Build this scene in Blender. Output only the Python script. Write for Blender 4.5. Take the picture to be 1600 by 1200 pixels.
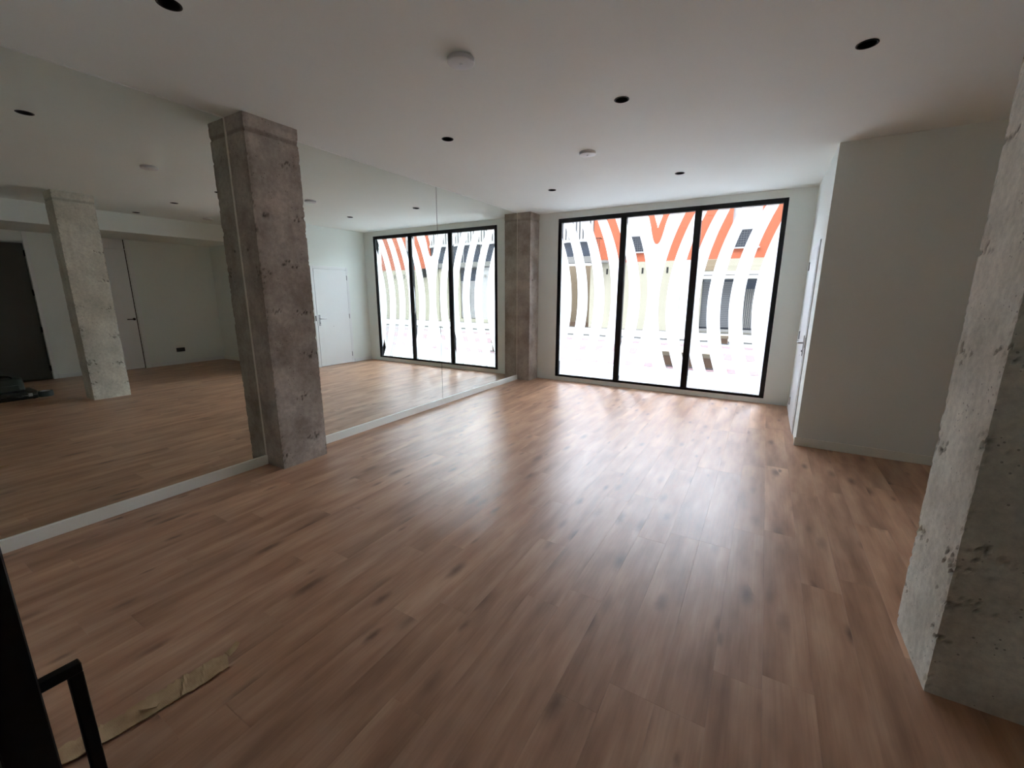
import bpy, bmesh, math, random
from mathutils import Vector, Matrix, noise

for o in list(bpy.data.objects):
    bpy.data.objects.remove(o)
S = bpy.context.scene
COL = S.collection
RND = random.Random(7)

# ------------------------------------------------------------------ camera, sky, sun, exposure
FPX = 657.83
CAM = Vector((3.8264, 0.0, 1.5508))
RIGHT = Vector((0.85998495, 0.51031541, 0.00201879))
UP = Vector((-0.10874534, 0.17939, 0.97774929))
FWD = Vector((-0.49859838, 0.84106921, -0.20976712))
cd = bpy.data.cameras.new('camera')
cd.sensor_width = 36.0
cd.lens = FPX / 1600 * 36.0
cd.clip_start = 0.02
cam = bpy.data.objects.new('camera', cd)
m = Matrix((RIGHT, UP, -FWD)).transposed().to_4x4()
m.translation = CAM
cam.matrix_world = m
COL.objects.link(cam)
S.camera = cam

world = bpy.data.worlds.new('sky')
S.world = world
world.use_nodes = True
wn = world.node_tree
sky = wn.nodes.new('ShaderNodeTexSky')
sky.sky_type = 'NISHITA'
sky.sun_disc = False
sky.sun_elevation = math.radians(52)
sky.sun_rotation = math.radians(200)
sky.air_density = 1.0
sky.dust_density = 2.0
# hazy, overcast day: the sky colour is washed out
hs = wn.nodes.new('ShaderNodeHueSaturation')
hs.inputs['Saturation'].default_value = 0.30
wn.links.new(sky.outputs[0], hs.inputs['Color'])
wn.links.new(hs.outputs[0], wn.nodes['Background'].inputs[0])
wn.nodes['Background'].inputs[1].default_value = 1.0

S.view_settings.view_transform = 'Standard'
S.view_settings.look = 'None'
S.view_settings.gamma = 1.0
S.view_settings.use_curve_mapping = False
S.view_settings.exposure = 3.5
S.cycles.use_denoising = True
S.cycles.max_bounces = 18
S.cycles.diffuse_bounces = 14
S.cycles.glossy_bounces = 6
S.cycles.transmission_bounces = 6
S.cycles.transparent_max_bounces = 12
S.cycles.sample_clamp_indirect = 8.0
S.cycles.caustics_reflective = True

# ------------------------------------------------------------------ dimensions (metres)
H = 2.9            # ceiling height
W = 6.953          # y of the window wall
XR = 4.2455        # right wall beside the window
YB = 5.135         # wall of the projecting block that faces the camera
XW = 7.29          # wall of the side recess
Y0 = 0.085         # wall with the entrance
XS, ZS = 5.9, 2.585  # soffit in the recess
BB = 0.086         # baseboard height

# ------------------------------------------------------------------ materials
def mat(name, base=(0.8, 0.8, 0.8), rough=0.6, metal=0.0, spec=0.5):
    mt = bpy.data.materials.new(name)
    mt.use_nodes = True
    b = mt.node_tree.nodes['Principled BSDF']
    b.inputs['Base Color'].default_value = (*base, 1)
    b.inputs['Roughness'].default_value = rough
    b.inputs['Metallic'].default_value = metal
    b.inputs['Specular IOR Level'].default_value = spec
    return mt

class NT:
    def __init__(s, mt):
        s.t = mt.node_tree; s.b = s.t.nodes.get('Principled BSDF')
    def n(s, kind, **kw):
        nd = s.t.nodes.new(kind)
        for k, v in kw.items():
            if k.startswith('i_'):
                nd.inputs[k[2:].replace('_', ' ')].default_value = v
            else:
                setattr(nd, k, v)
        return nd
    def l(s, a, b):
        s.t.links.new(a, b)
    def ramp(s, fac, stops):
        r = s.n('ShaderNodeValToRGB')
        e = r.color_ramp.elements
        while len(e) < len(stops): e.new(0.5)
        for el, (p, c) in zip(e, stops):
            el.position = p; el.color = (*c, 1) if len(c) == 3 else c
        s.l(fac, r.inputs[0]); return r.outputs[0]
    def mix(s, f, a, b, blend='MIX'):
        x = s.n('ShaderNodeMix', data_type='RGBA', blend_type=blend)
        for sock, v in ((x.inputs[0], f), (x.inputs[6], a), (x.inputs[7], b)):
            if hasattr(v, 'is_linked'): s.l(v, sock)
            else: sock.default_value = v if not isinstance(v, tuple) else ((*v, 1) if len(v) == 3 else v)
        return x.outputs[2]
    def math(s, op, a, b=None):
        x = s.n('ShaderNodeMath', operation=op)
        for sock, v in zip(x.inputs, (a, b)):
            if v is None: continue
            if hasattr(v, 'is_linked'): s.l(v, sock)
            else: sock.default_value = v
        return x.outputs[0]
    def bump(s, h, strength, dist=0.01):
        x = s.n('ShaderNodeBump', i_Strength=strength, i_Distance=dist)
        s.l(h, x.inputs['Height']); s.l(x.outputs[0], s.b.inputs['Normal'])

def paint(name, c, rough=0.7, grain=0.12):
    mt = mat(name, c, rough, spec=0.3); t = NT(mt)
    co = t.n('ShaderNodeTexCoord')
    n1 = t.n('ShaderNodeTexNoise', i_Scale=2.2, i_Detail=3.0); t.l(co.outputs['Object'], n1.inputs[0])
    d = tuple(x * 0.965 for x in c)
    t.l(t.mix(n1.outputs[0], d, c), t.b.inputs['Base Color'])
    n2 = t.n('ShaderNodeTexNoise', i_Scale=260.0, i_Detail=2.0); t.l(co.outputs['Object'], n2.inputs[0])
    t.bump(n2.outputs[0], grain, 0.0015)
    return mt

M = {}
M['wall'] = paint('wall_paint', (0.825, 0.875, 0.845))
M['ceiling'] = paint('ceiling_paint', (0.865, 0.91, 0.88))
M['white'] = mat('white_lacquer', (0.80, 0.82, 0.83), 0.42)
M['base'] = mat('baseboard_paint', (0.86, 0.88, 0.82), 0.45)
M['black'] = mat('black_metal', (0.010, 0.010, 0.012), 0.5, spec=0.22)
M['blackmatte'] = mat('black_matte', (0.008, 0.008, 0.008), 0.75, spec=0.2)
M['chrome'] = mat('satin_steel', (0.42, 0.43, 0.44), 0.32, 1.0)
M['outer'] = mat('blocker_dark', (0.16, 0.15, 0.14), 0.9)  # dark colour of the unseen light-blocking masses
M['glue'] = mat('mirror_edge', (0.72, 0.68, 0.60), 0.5)
M['sub'] = mat('subfloor', (0.10, 0.075, 0.055), 0.9)
M['anthracite'] = mat('dark_door', (0.10, 0.10, 0.09), 0.55)
M['plastic'] = mat('white_plastic', (0.70, 0.70, 0.71), 0.5)
M['socket'] = mat('black_plastic', (0.015, 0.015, 0.016), 0.35)
M['led'] = mat('clear_dome', (0.95, 0.95, 0.95), 0.12)

mt = mat('mirror_glass', (0.85, 0.885, 0.84), 0.0, 1.0); M['mirror'] = mt

# concrete
def concrete(name, lo, hi, stain):
    mt = mat(name, hi, 0.88, spec=0.25); t = NT(mt)
    co = t.n('ShaderNodeTexCoord')
    a = t.n('ShaderNodeTexNoise', i_Scale=3.0, i_Detail=6.0, i_Roughness=0.62); t.l(co.outputs['Object'], a.inputs[0])
    b = t.n('ShaderNodeTexNoise', i_Scale=28.0, i_Detail=5.0, i_Roughness=0.7); t.l(co.outputs['Object'], b.inputs[0])
    c1 = t.ramp(a.outputs[0], [(0.34, lo), (0.66, hi)])
    mp = t.n('ShaderNodeMapping'); mp.inputs['Scale'].default_value = (9, 9, 0.8); t.l(co.outputs['Object'], mp.inputs[0])
    st = t.n('ShaderNodeTexNoise', i_Scale=1.0, i_Detail=3.0); t.l(mp.outputs[0], st.inputs[0])
    c2 = t.mix(t.ramp(st.outputs[0], [(0.52, (0, 0, 0)), (0.75, (0.5, 0.5, 0.5))]), c1, stain)
    c3 = t.mix(0.55, c2, t.ramp(b.outputs[0], [(0.3, (0.62, 0.62, 0.62)), (0.65, (1.08, 1.07, 1.05))]), 'MULTIPLY')
    v = t.n('ShaderNodeTexVoronoi', i_Scale=38.0); t.l(co.outputs['Object'], v.inputs[0])
    nz = t.n('ShaderNodeTexNoise', i_Scale=7.0); t.l(co.outputs['Object'], nz.inputs[0])
    thr = t.math('MULTIPLY', t.math('SUBTRACT', nz.outputs[0], 0.42), 0.9)
    pit = t.math('LESS_THAN', v.outputs['Distance'], thr)
    pit = t.math('MULTIPLY', pit, t.math('LESS_THAN', v.outputs['Distance'], 0.16))
    # honeycombed patches built into the mesh carry the cavity attribute
    at = t.n('ShaderNodeAttribute', attribute_name='cavity')
    c4 = t.mix(t.math('MULTIPLY', pit, 0.7), c3, tuple(x * 0.35 for x in lo))
    c5 = t.mix(t.math('MULTIPLY', at.outputs['Fac'], 0.85), c4, tuple(x * 0.28 for x in lo))
    t.l(c5, t.b.inputs['Base Color'])
    h = t.math('SUBTRACT', t.math('ADD', t.math('MULTIPLY', b.outputs[0], 0.5), a.outputs[0]), t.math('MULTIPLY', pit, 1.2))
    t.bump(h, 0.55, 0.006)
    return mt
M['concrete'] = concrete('raw_concrete', (0.29, 0.245, 0.21), (0.55, 0.49, 0.43), (0.30, 0.25, 0.21))
M['concrete_light'] = concrete('pale_concrete', (0.56, 0.535, 0.46), (0.78, 0.755, 0.67), (0.52, 0.495, 0.42))

# laminate planks
def wood():
    mt = mat('laminate_oak', (0.4, 0.26, 0.19), 0.36, spec=0.5); t = NT(mt)
    co = t.n('ShaderNodeTexCoord'); oi = t.n('ShaderNodeObjectInfo')
    geo = t.n('ShaderNodeNewGeometry')
    off = t.n('ShaderNodeCombineXYZ')
    t.l(t.math('MULTIPLY', oi.outputs['Random'], 37.0), off.inputs[0])
    t.l(t.math('MULTIPLY', oi.outputs['Random'], 91.0), off.inputs[1])
    add = t.n('ShaderNodeVectorMath', operation='ADD'); t.l(co.outputs['Object'], add.inputs[0]); t.l(off.outputs[0], add.inputs[1])
    def mapped(sc, detail, rough, scale=1.0):
        mp = t.n('ShaderNodeMapping'); mp.inputs['Scale'].default_value = sc; t.l(add.outputs[0], mp.inputs[0])
        nz = t.n('ShaderNodeTexNoise', i_Scale=scale, i_Detail=detail, i_Roughness=rough); t.l(mp.outputs[0], nz.inputs[0])
        return nz.outputs[0]
    broad = mapped((9, 1.6, 1), 3.0, 0.5)
    grain = mapped((85, 2.6, 1), 5.0, 0.6)
    fine = mapped((330, 9, 1), 3.0, 0.6)
    c1 = t.ramp(broad, [(0.26, (0.30, 0.157, 0.092)), (0.48, (0.455, 0.258, 0.160)), (0.70, (0.59, 0.368, 0.240))])
    c2 = t.mix(0.5, c1, t.ramp(grain, [(0.3, (0.80, 0.78, 0.76)), (0.62, (1.06, 1.05, 1.04))]), 'MULTIPLY')
    # plank to plank tone
    c3 = t.mix(1.0, c2, t.ramp(oi.outputs['Random'], [(0.0, (0.86, 0.84, 0.82)), (0.35, (1.0, 0.99, 0.97)), (0.7, (0.93, 0.94, 0.95)), (1.0, (1.13, 1.12, 1.10))]), 'MULTIPLY')
    # knots: soft dark spots stretched with the grain
    mp = t.n('ShaderNodeMapping'); mp.inputs['Scale'].default_value = (8.0, 2.7, 1); t.l(add.outputs[0], mp.inputs[0])
    ds = t.n('ShaderNodeTexNoise', i_Scale=22.0, i_Detail=3.0); t.l(add.outputs[0], ds.inputs[0])
    wob = t.n('ShaderNodeVectorMath', operation='MULTIPLY_ADD'); t.l(ds.outputs['Color'], wob.inputs[0])
    wob.inputs[1].default_value = (0.14, 0.07, 0); t.l(mp.outputs[0], wob.inputs[2])
    vo = t.n('ShaderNodeTexVoronoi', i_Scale=1.0); t.l(wob.outputs[0], vo.inputs[0])
    sp = t.n('ShaderNodeSeparateColor'); t.l(vo.outputs['Color'], sp.inputs[0])
    size = t.math('MULTIPLY_ADD', sp.outputs[0], 0.26); size.node.inputs[2].default_value = 0.16
    k = t.n('ShaderNodeMapRange', interpolation_type='SMOOTHSTEP'); t.l(vo.outputs['Distance'], k.inputs[0])
    t.l(size, k.inputs[1]); k.inputs[2].default_value = 0.0; k.inputs[3].default_value = 0.0; k.inputs[4].default_value = 1.0
    kf = t.math('MULTIPLY', k.outputs[0], t.math('GREATER_THAN', sp.outputs[1], 0.15))
    c4 = t.mix(t.math('MULTIPLY', kf, 0.85), c3, (0.13, 0.064, 0.042))
    t.l(c4, t.b.inputs['Base Color'])
    r = t.n('ShaderNodeMapRange'); t.l(grain, r.inputs[0]); r.inputs[3].default_value = 0.30; r.inputs[4].default_value = 0.42
    t.l(r.outputs[0], t.b.inputs['Roughness'])
    t.bump(t.math('ADD', fine, grain), 0.06, 0.002)
    return mt
M['wood'] = wood()

# glass pane: clear sheet that lets light straight through
mt = bpy.data.materials.new('clear_glass'); mt.use_nodes = True; t = NT(mt)
t.t.nodes.remove(t.b); out = t.t.nodes['Material Output']
tr = t.n('ShaderNodeBsdfTransparent'); tr.inputs[0].default_value = (0.93, 0.95, 0.95, 1)
gl = t.n('ShaderNodeBsdfGlossy'); gl.inputs['Roughness'].default_value = 0.0
fr = t.n('ShaderNodeFresnel', i_IOR=1.35)
mx = t.n('ShaderNodeMixShader'); t.l(fr.outputs[0], mx.inputs[0]); t.l(tr.outputs[0], mx.inputs[1]); t.l(gl.outputs[0], mx.inputs[2])
t.l(mx.outputs[0], out.inputs[0]); M['glass'] = mt

# frosted vinyl film
mt = bpy.data.materials.new('frosted_film'); mt.use_nodes = True; t = NT(mt)
t.t.nodes.remove(t.b); out = t.t.nodes['Material Output']
tl = t.n('ShaderNodeBsdfTranslucent'); tl.inputs[0].default_value = (0.86, 0.90, 0.93, 1)
df = t.n('ShaderNodeBsdfDiffuse'); df.inputs[0].default_value = (0.82, 0.84, 0.88, 1)
rf = t.n('ShaderNodeBsdfRefraction'); rf.inputs['Color'].default_value = (0.9, 0.91, 0.93, 1); rf.inputs['Roughness'].default_value = 0.7; rf.inputs['IOR'].default_value = 1.45
mf = t.n('ShaderNodeMixShader'); mf.inputs[0].default_value = 0.25; t.l(tl.outputs[0], mf.inputs[1]); t.l(rf.outputs[0], mf.inputs[2])
mx = t.n('ShaderNodeMixShader'); mx.inputs[0].default_value = 0.10
t.l(mf.outputs[0], mx.inputs[1]); t.l(df.outputs[0], mx.inputs[2]); t.l(mx.outputs[0], out.inputs[0]); M['film'] = mt

# ------------------------------------------------------------------ mesh helpers
def obj(name, bm, material, parent=None, smooth=False):
    me = bpy.data.meshes.new(name)
    bm.normal_update()
    bm.to_mesh(me); bm.free()
    if smooth:
        for p in me.polygons: p.use_smooth = True
    if material is not None: me.materials.append(material)
    o = bpy.data.objects.new(name, me)
    COL.objects.link(o)
    if parent is not None:
        o.parent = parent
        o.matrix_parent_inverse = Matrix.Identity(4)
        o.location = -parent_loc(parent)
    return o

def parent_loc(p):
    v = Vector(p.location)
    while p.parent: p = p.parent; v += Vector(p.location)
    return v

def tag(o, label=None, cat=None, group=None, kind=None):
    if label: o['label'] = label
    if cat: o['category'] = cat
    if group: o['group'] = group
    if kind: o['kind'] = kind
    return o

def empty(name, loc=(0, 0, 0), **kw):
    o = bpy.data.objects.new(name, None); o.empty_display_size = 0.1
    o.location = loc; COL.objects.link(o)
    return tag(o, **kw)

def box(bm, x0, x1, y0, y1, z0, z1, bev=0.0, seg=1):
    r = bmesh.ops.create_cube(bm, size=1.0)
    vs = r['verts']
    bmesh.ops.scale(bm, vec=(x1 - x0, y1 - y0, z1 - z0), verts=vs)
    bmesh.ops.translate(bm, vec=((x0 + x1) / 2, (y0 + y1) / 2, (z0 + z1) / 2), verts=vs)
    if bev > 0:
        es = list({e for v in vs for e in v.link_edges})
        bmesh.ops.bevel(bm, geom=es, offset=bev, segments=seg, affect='EDGES', profile=0.5)
    return bm

def B(*a, **k): return box(bmesh.new(), *a, **k)
def BB_(*boxes, bev=0.0):
    bm = bmesh.new()
    for b in boxes: box(bm, *b, bev=bev)
    return bm

def lathe(bm, prof, c=(0, 0, 0), seg=32, axis='z'):
    rings = []
    for r, z in prof:
        if r < 1e-6:
            rings.append([bm.verts.new((0, 0, z))])
        else:
            rings.append([bm.verts.new((r * math.cos(2 * math.pi * i / seg), r * math.sin(2 * math.pi * i / seg), z)) for i in range(seg)])
    new = [v for r in rings for v in r]
    for a, b in zip(rings, rings[1:]):
        for i in range(seg):
            j = (i + 1) % seg
            if len(a) == 1 and len(b) == 1: continue
            if len(a) == 1: bm.faces.new((a[0], b[j], b[i]))
            elif len(b) == 1: bm.faces.new((a[i], a[j], b[0]))
            else: bm.faces.new((a[i], a[j], b[j], b[i]))
    for v in new:
        if axis == 'x': v.co = Vector((v.co.z, v.co.x, v.co.y))
        elif axis == 'y': v.co = Vector((v.co.x, v.co.z, v.co.y))
        v.co += Vector(c)
    return bm

def tube(bm, pts, r, seg=8, square=False):
    pts = [Vector(p) for p in pts]; rings = []
    n = 4 if square else seg
    for i, p in enumerate(pts):
        if i == 0: d = pts[1] - p
        elif i == len(pts) - 1: d = p - pts[-2]
        else: d = (pts[i + 1] - p).normalized() + (p - pts[i - 1]).normalized()
        d.normalize()
        ref = Vector((0, 0, 1)) if abs(d.z) < 0.95 else Vector((0, 1, 0))
        s = d.cross(ref).normalized(); u = s.cross(d)
        rr = r
        rings.append([bm.verts.new(p + (s * math.cos(2 * math.pi * k / n + (math.pi / 4 if square else 0)) + u * math.sin(2 * math.pi * k / n + (math.pi / 4 if square else 0))) * rr) for k in range(n)])
    for a, b in zip(rings, rings[1:]):
        for k in range(n): bm.faces.new((a[k], a[(k + 1) % n], b[(k + 1) % n], b[k]))
    bm.faces.new(rings[0][::-1]); bm.faces.new(rings[-1])
    return bm

# ------------------------------------------------------------------ the room shell
TOP = 3.12
def struct(name, bm, m, parent=None):
    o = obj(name, bm, m, parent)
    if parent is None: o['kind'] = 'structure'
    return o

struct('wall_left', B(-0.2, -0.006, -0.1, W + 0.2, -0.12, TOP), M['wall'])
WX0, WX1, WZ0, WZ1 = 0.625, 3.939, 0.0748, 2.797
struct('wall_front', BB_((-0.006, WX0, W, W + 0.2, -0.12, TOP), (WX1, XW + 0.2, W, W + 0.2, -0.12, TOP),
                         (WX0, WX1, W, W + 0.2, -0.12, WZ0), (WX0, WX1, W, W + 0.2, WZ1, TOP)), M['wall'])
D1A, D1B, D1H = 5.575, 6.405, 2.062
struct('wall_right', BB_((XR, XR + 0.12, YB, D1A, 0, TOP), (XR, XR + 0.12, D1B, W, 0, TOP), (XR, XR + 0.12, D1A, D1B, D1H, TOP),
                         (XR + 0.3, XR + 0.34, YB + 0.12, W, 0, TOP)), M['wall'])
struct('wall_return', B(XR + 0.12, XW + 0.2, YB, YB + 0.12, 0, TOP), M['wall'])
D3A, D3B, D3H = 1.37, 2.24, 2.40     # dark door opening in the recess
D2A, D2B, D2H = 2.775, 3.60, 2.40    # white door in the recess
struct('wall_recess', BB_((XW, XW + 0.14, -0.1, D3A, 0, TOP), (XW, XW + 0.14, D3B, D2A, 0, TOP), (XW, XW + 0.14, D2B, YB + 0.12, 0, TOP),
                          (XW, XW + 0.14, D3A, D3B, D3H, TOP), (XW, XW + 0.14, D2A, D2B, ZS, TOP),
                          (XW + 0.3, XW + 0.34, D2A - 0.1, D2B + 0.1, 0, TOP)), M['wall'])
EX0, EX1, EZ = 2.06, 4.32, 2.35      # entrance opening
struct('wall_back', BB_((-0.006, EX0, -0.06, Y0, 0, TOP), (EX1, XW, -0.06, Y0, 0, TOP), (EX0, EX1, -0.06, Y0, EZ, TOP)), M['wall'])
# lobby behind the entrance and store room behind the dark door keep daylight out
struct('wall_lobby', BB_((0.9, 1.0, -2.3, -0.06, 0, TOP), (5.4, 5.5, -2.3, -0.06, 0, TOP), (0.9, 5.5, -2.4, -2.3, 0, TOP), (1.0, 5.4, -2.3, -0.06, 2.6, TOP)), M['wall'])
struct('wall_store', BB_((XW + 0.14, 9.6, 0.4, 0.5, 0, TOP), (XW + 0.14, 9.6, 2.62, 2.72, 0, TOP), (9.5, 9.6, 0.4, 2.72, 0, TOP), (XW + 0.14, 9.6, 0.5, 2.62, 2.6, TOP)), M['wall'])
struct('roof_slab', B(-0.2, 9.6, -2.4, W + 0.2, TOP, TOP + 0.25), M['wall'])
# added unseen masses: tall one shades the street, low ones stop stray daylight
struct('sky_blocker', B(-40, 50, -9, W + 0.2, TOP + 0.25, 32.0), M['outer'])
struct('daylight_seal_left', B(-40, -0.2, -9, W + 0.2, -0.12, TOP + 0.25), M['outer'])
struct('daylight_seal_right', B(9.6, 50, -9, W + 0.2, -0.12, TOP + 0.25), M['outer'])
struct('daylight_seal_back', B(-0.2, 9.6, -9, -2.4, -0.12, TOP + 0.25), M['outer'])
struct('soffit', B(XS, XW, Y0, YB, ZS, H), M['wall'])

# downlight positions
DL = [(1.22, 1.18), (1.22, 3.26), (2.787, 3.272), (4.150, 3.285), (5.64, 3.31), (1.213, 5.445), (2.815, 5.45)]
R_HOLE = 0.049
def ceiling():
    bm = bmesh.new(); hs = 0.08
    xs = sorted({-0.006, XW} | {x + s for x, _ in DL for s in (-hs, hs)})
    ys = sorted({Y0 - 0.15, W} | {y + s for _, y in DL for s in (-hs, hs)})
    # drop near-duplicate lines by giving each light its own row band
    def near(v, L): return min(L, key=lambda q: abs(q - v))
    used = []
    cells = {}
    vc = {}
    def V(x, y):
        k = (round(x, 5), round(y, 5))
        if k not in vc: vc[k] = bm.verts.new((x, y, H))
        return vc[k]
    holes = [(x - hs, x + hs, y - hs, y + hs, x, y) for x, y in DL]
    for x0, x1 in zip(xs, xs[1:]):
        for y0, y1 in zip(ys, ys[1:]):
            cx, cy = (x0 + x1) / 2, (y0 + y1) / 2
            if any(a < cx < b and c < cy < d for a, b, c, d, _, _ in holes): continue
            bm.faces.new((V(x0, y0), V(x0, y1), V(x1, y1), V(x1, y0)))
    n = 48
    for a, b, c, d, x, y in holes:
        inn, outr = [], []
        for i in range(n):
            t = 2 * math.pi * i / n; cs, sn = math.cos(t), math.sin(t); k = hs / max(abs(cs), abs(sn))
            inn.append(bm.verts.new((x + R_HOLE * cs, y + R_HOLE * sn, H))); outr.append(bm.verts.new((x + k * cs, y + k * sn, H)))
        for i in range(n):
            j = (i + 1) % n; bm.faces.new((outr[i], inn[i], inn[j], outr[j]))
    for f in bm.faces:
        if f.normal.z > 0: f.normal_flip()
    return bm
struct('ceiling', ceiling(), M['ceiling'])

# floor: screed with every laminate plank on it
floor = struct('floor', B(-0.2, 9.6, -2.4, W + 0.2, -0.12, -0.009), M['sub'])
PW = 0.1783
def plank_mesh(w, l):
    bm = bmesh.new(); c = 0.0004; g = 0.0001
    a = [bm.verts.new(p) for p in ((g, g, -0.009), (w - g, g, -0.009), (w - g, l - g, -0.009), (g, l - g, -0.009))]
    b = [bm.verts.new(p) for p in ((g, g, -c), (w - g, g, -c), (w - g, l - g, -c), (g, l - g, -c))]
    d = [bm.verts.new(p) for p in ((g + c, g + c, 0), (w - g - c, g + c, 0), (w - g - c, l - g - c, 0), (g + c, l - g - c, 0))]
    for p, q in ((a, b), (b, d)):
        for i in range(4): bm.faces.new((p[i], p[(i + 1) % 4], q[(i + 1) % 4], q[i]))
    bm.faces.new(d)
    me = bpy.data.meshes.new('plank'); bm.normal_update(); bm.to_mesh(me); bm.free(); me.materials.append(M['wood'])
    return me
PCACHE = {}
def plank(x0, x1, y0, y1):
    k = (round(x1 - x0, 4), round(y1 - y0, 3))
    if k not in PCACHE: PCACHE[k] = plank_mesh(x1 - x0, y1 - y0)
    o = bpy.data.objects.new('plank', PCACHE[k]); o.location = (x0, y0, 0); COL.objects.link(o); o.parent = floor
PL = 1.28
row = 0
x = 3.98 - PW * 23
starts = [0.15, 0.79, 1.43, 0.51, 1.07]
while x < XW:
    xa, xb = max(x, -0.006), min(x + PW, XW)
    ymin = Y0 - 0.14
    ymax = W if (xa + xb) / 2 < XR + 0.05 else YB
    if xb - xa > 0.01:
        y = starts[row % 5] - PL * 2 + (0.07 * ((row * 7) % 5))
        if row == 23: y = 1.79 - 2 * PL
        if row in (21,): y = 1.43 - 2 * PL
        while y < ymax:
            ya, yb = max(y, ymin), min(y + PL, ymax)
            if yb - ya > 0.02: plank(xa, xb, ya, yb)
            y += PL
    x += PW; row += 1
# lobby floor continues in plain boards
for k in range(24):
    plank(1.0 + k * 0.183, 1.0 + (k + 1) * 0.183, -2.3, Y0 - 0.14)

# baseboards
struct('baseboard_left', BB_((-0.006, 0.013, Y0, 2.004, 0, BB), (-0.006, 0.013, 2.447, 6.6245, 0, BB), bev=0.002), M['base'])
struct('baseboard_return', B(XR - 0.013, XW, YB - 0.013, YB, 0, 0.088, bev=0.002), M['base'])
struct('baseboard_right', BB_((XR - 0.011, XR, D1B + 0.05, W, 0, 0.08), bev=0.002), M['white'])
struct('baseboard_recess', BB_((XW - 0.012, XW, D2B + 0.1, YB - 0.013, 0, 0.08), (XW - 0.012, XW, D3B + 0.06, D2A - 0.08, 0, 0.08), bev=0.002), M['white'])

# ------------------------------------------------------------------ window with frosted film
win = empty('window_1', (WX0, W, WZ0), kind='structure', label='wide black-framed shop window with curved frosted film stripes')
FD0, FD1 = W - 0.004, W + 0.07
fl, ft, fb = 0.060, 0.064, 0.036
fm = bmesh.new()
box(fm, WX0, WX0 + fl, FD0, FD1, WZ0, WZ1, 0.003); box(fm, WX1 - fl, WX1, FD0, FD1, WZ0, WZ1, 0.003)
box(fm, WX0 + fl, WX1 - fl, FD0, FD1, WZ1 - ft, WZ1, 0.003); box(fm, WX0 + fl, WX1 - fl, FD0, FD1, WZ0, WZ0 + fb, 0.003)
obj('window_frame', fm, M['black'], win)
MUL = [(1.7515 - 0.046, 1.7515 + 0.046), (2.8407 - 0.046, 2.8407 + 0.046)]
for a, b in MUL: obj('mullion', B(a, b, FD0, FD1, WZ0 + fb, WZ1 - ft, bev=0.003), M['black'], win)
PANES = [(WX0 + fl, MUL[0][0]), (MUL[0][1], MUL[1][0]), (MUL[1][1], WX1 - fl)]
GZ0, GZ1, GY = WZ0 + fb, WZ1 - ft, W + 0.034
# film bands: mirror-image families of arcs either side of the axis
AX, SP = 2.2765, 0.2945
def arc(z): d = z - 1.42; return 0.178 * d * d
def gapw(z): d = z - 1.3; return 0.056 + 0.010 * max(0, d)
def gap(k, side):
    c = AX + side * (0.1475 + SP * k)
    return lambda z: (c + side * arc(z) - gapw(z), c + side * arc(z) + gapw(z))
GAPS = [gap(k, -1) for k in range(4, -1, -1)] + [gap(k, 1) for k in range(0, 5)]
def lanes():
    L = []
    for i in range(len(GAPS) + 1):
        lo = (lambda z: -9.0) if i == 0 else (lambda z, g=GAPS[i - 1]: g(z)[1])
        hi = (lambda z: 9.0) if i == len(GAPS) else (lambda z, g=GAPS[i]: g(z)[0])
        L.append((lo, hi, i == 5))
    return L
def lerp_tab(T, z):
    for (z0, a), (z1, b) in zip(T, T[1:]):
        if z0 <= z <= z1:
            t = (z - z0) / (z1 - z0); return a + (b - a) * t
    return T[0][1] if z < T[0][0] else T[-1][1]
VOUT = [(2.300, 0.0), (2.306, 0.022), (2.33, 0.042), (2.37, 0.060), (2.488, 0.092), (2.57, 0.108), (2.74, 0.158)]
VIN = [(2.53, 0.0), (2.57, 0.010), (2.74, 0.070)]
UOUT = [(0.10, 0.165), (0.20, 0.132), (0.42, 0.066), (0.495, 0.050), (0.505, 0.042), (0.508, 0.0)]
UIN = [(0.10, 0.072), (0.32, 0.0)]
NZ = 96
ZS_ = sorted([GZ0 + (GZ1 - GZ0) * i / NZ for i in range(NZ + 1)] + [2.300, 2.303, 2.306, 2.315, 0.508, 0.5065, 0.505, 2.53, 0.32])
def ribbon(bm, lo, hi, z0, z1, x0, x1):
    prev = None
    for z in [q for q in ZS_ if z0 - 1e-6 <= q <= z1 + 1e-6]:
        a, b = max(lo(z), x0), min(hi(z), x1)
        if b - a <= 1e-5:
            if prev is None: continue
            mid = min(max((a + b) / 2, x0), x1); a = b = mid
            v = bm.verts.new((mid, GY - 0.004, z)); bm.faces.new((prev[0], prev[1], v)); prev = None; continue
        cur = (bm.verts.new((a, GY - 0.004, z)), bm.verts.new((b, GY - 0.004, z)))
        if prev: bm.faces.new((prev[0], prev[1], cur[1], cur[0]))
        prev = cur
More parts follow.
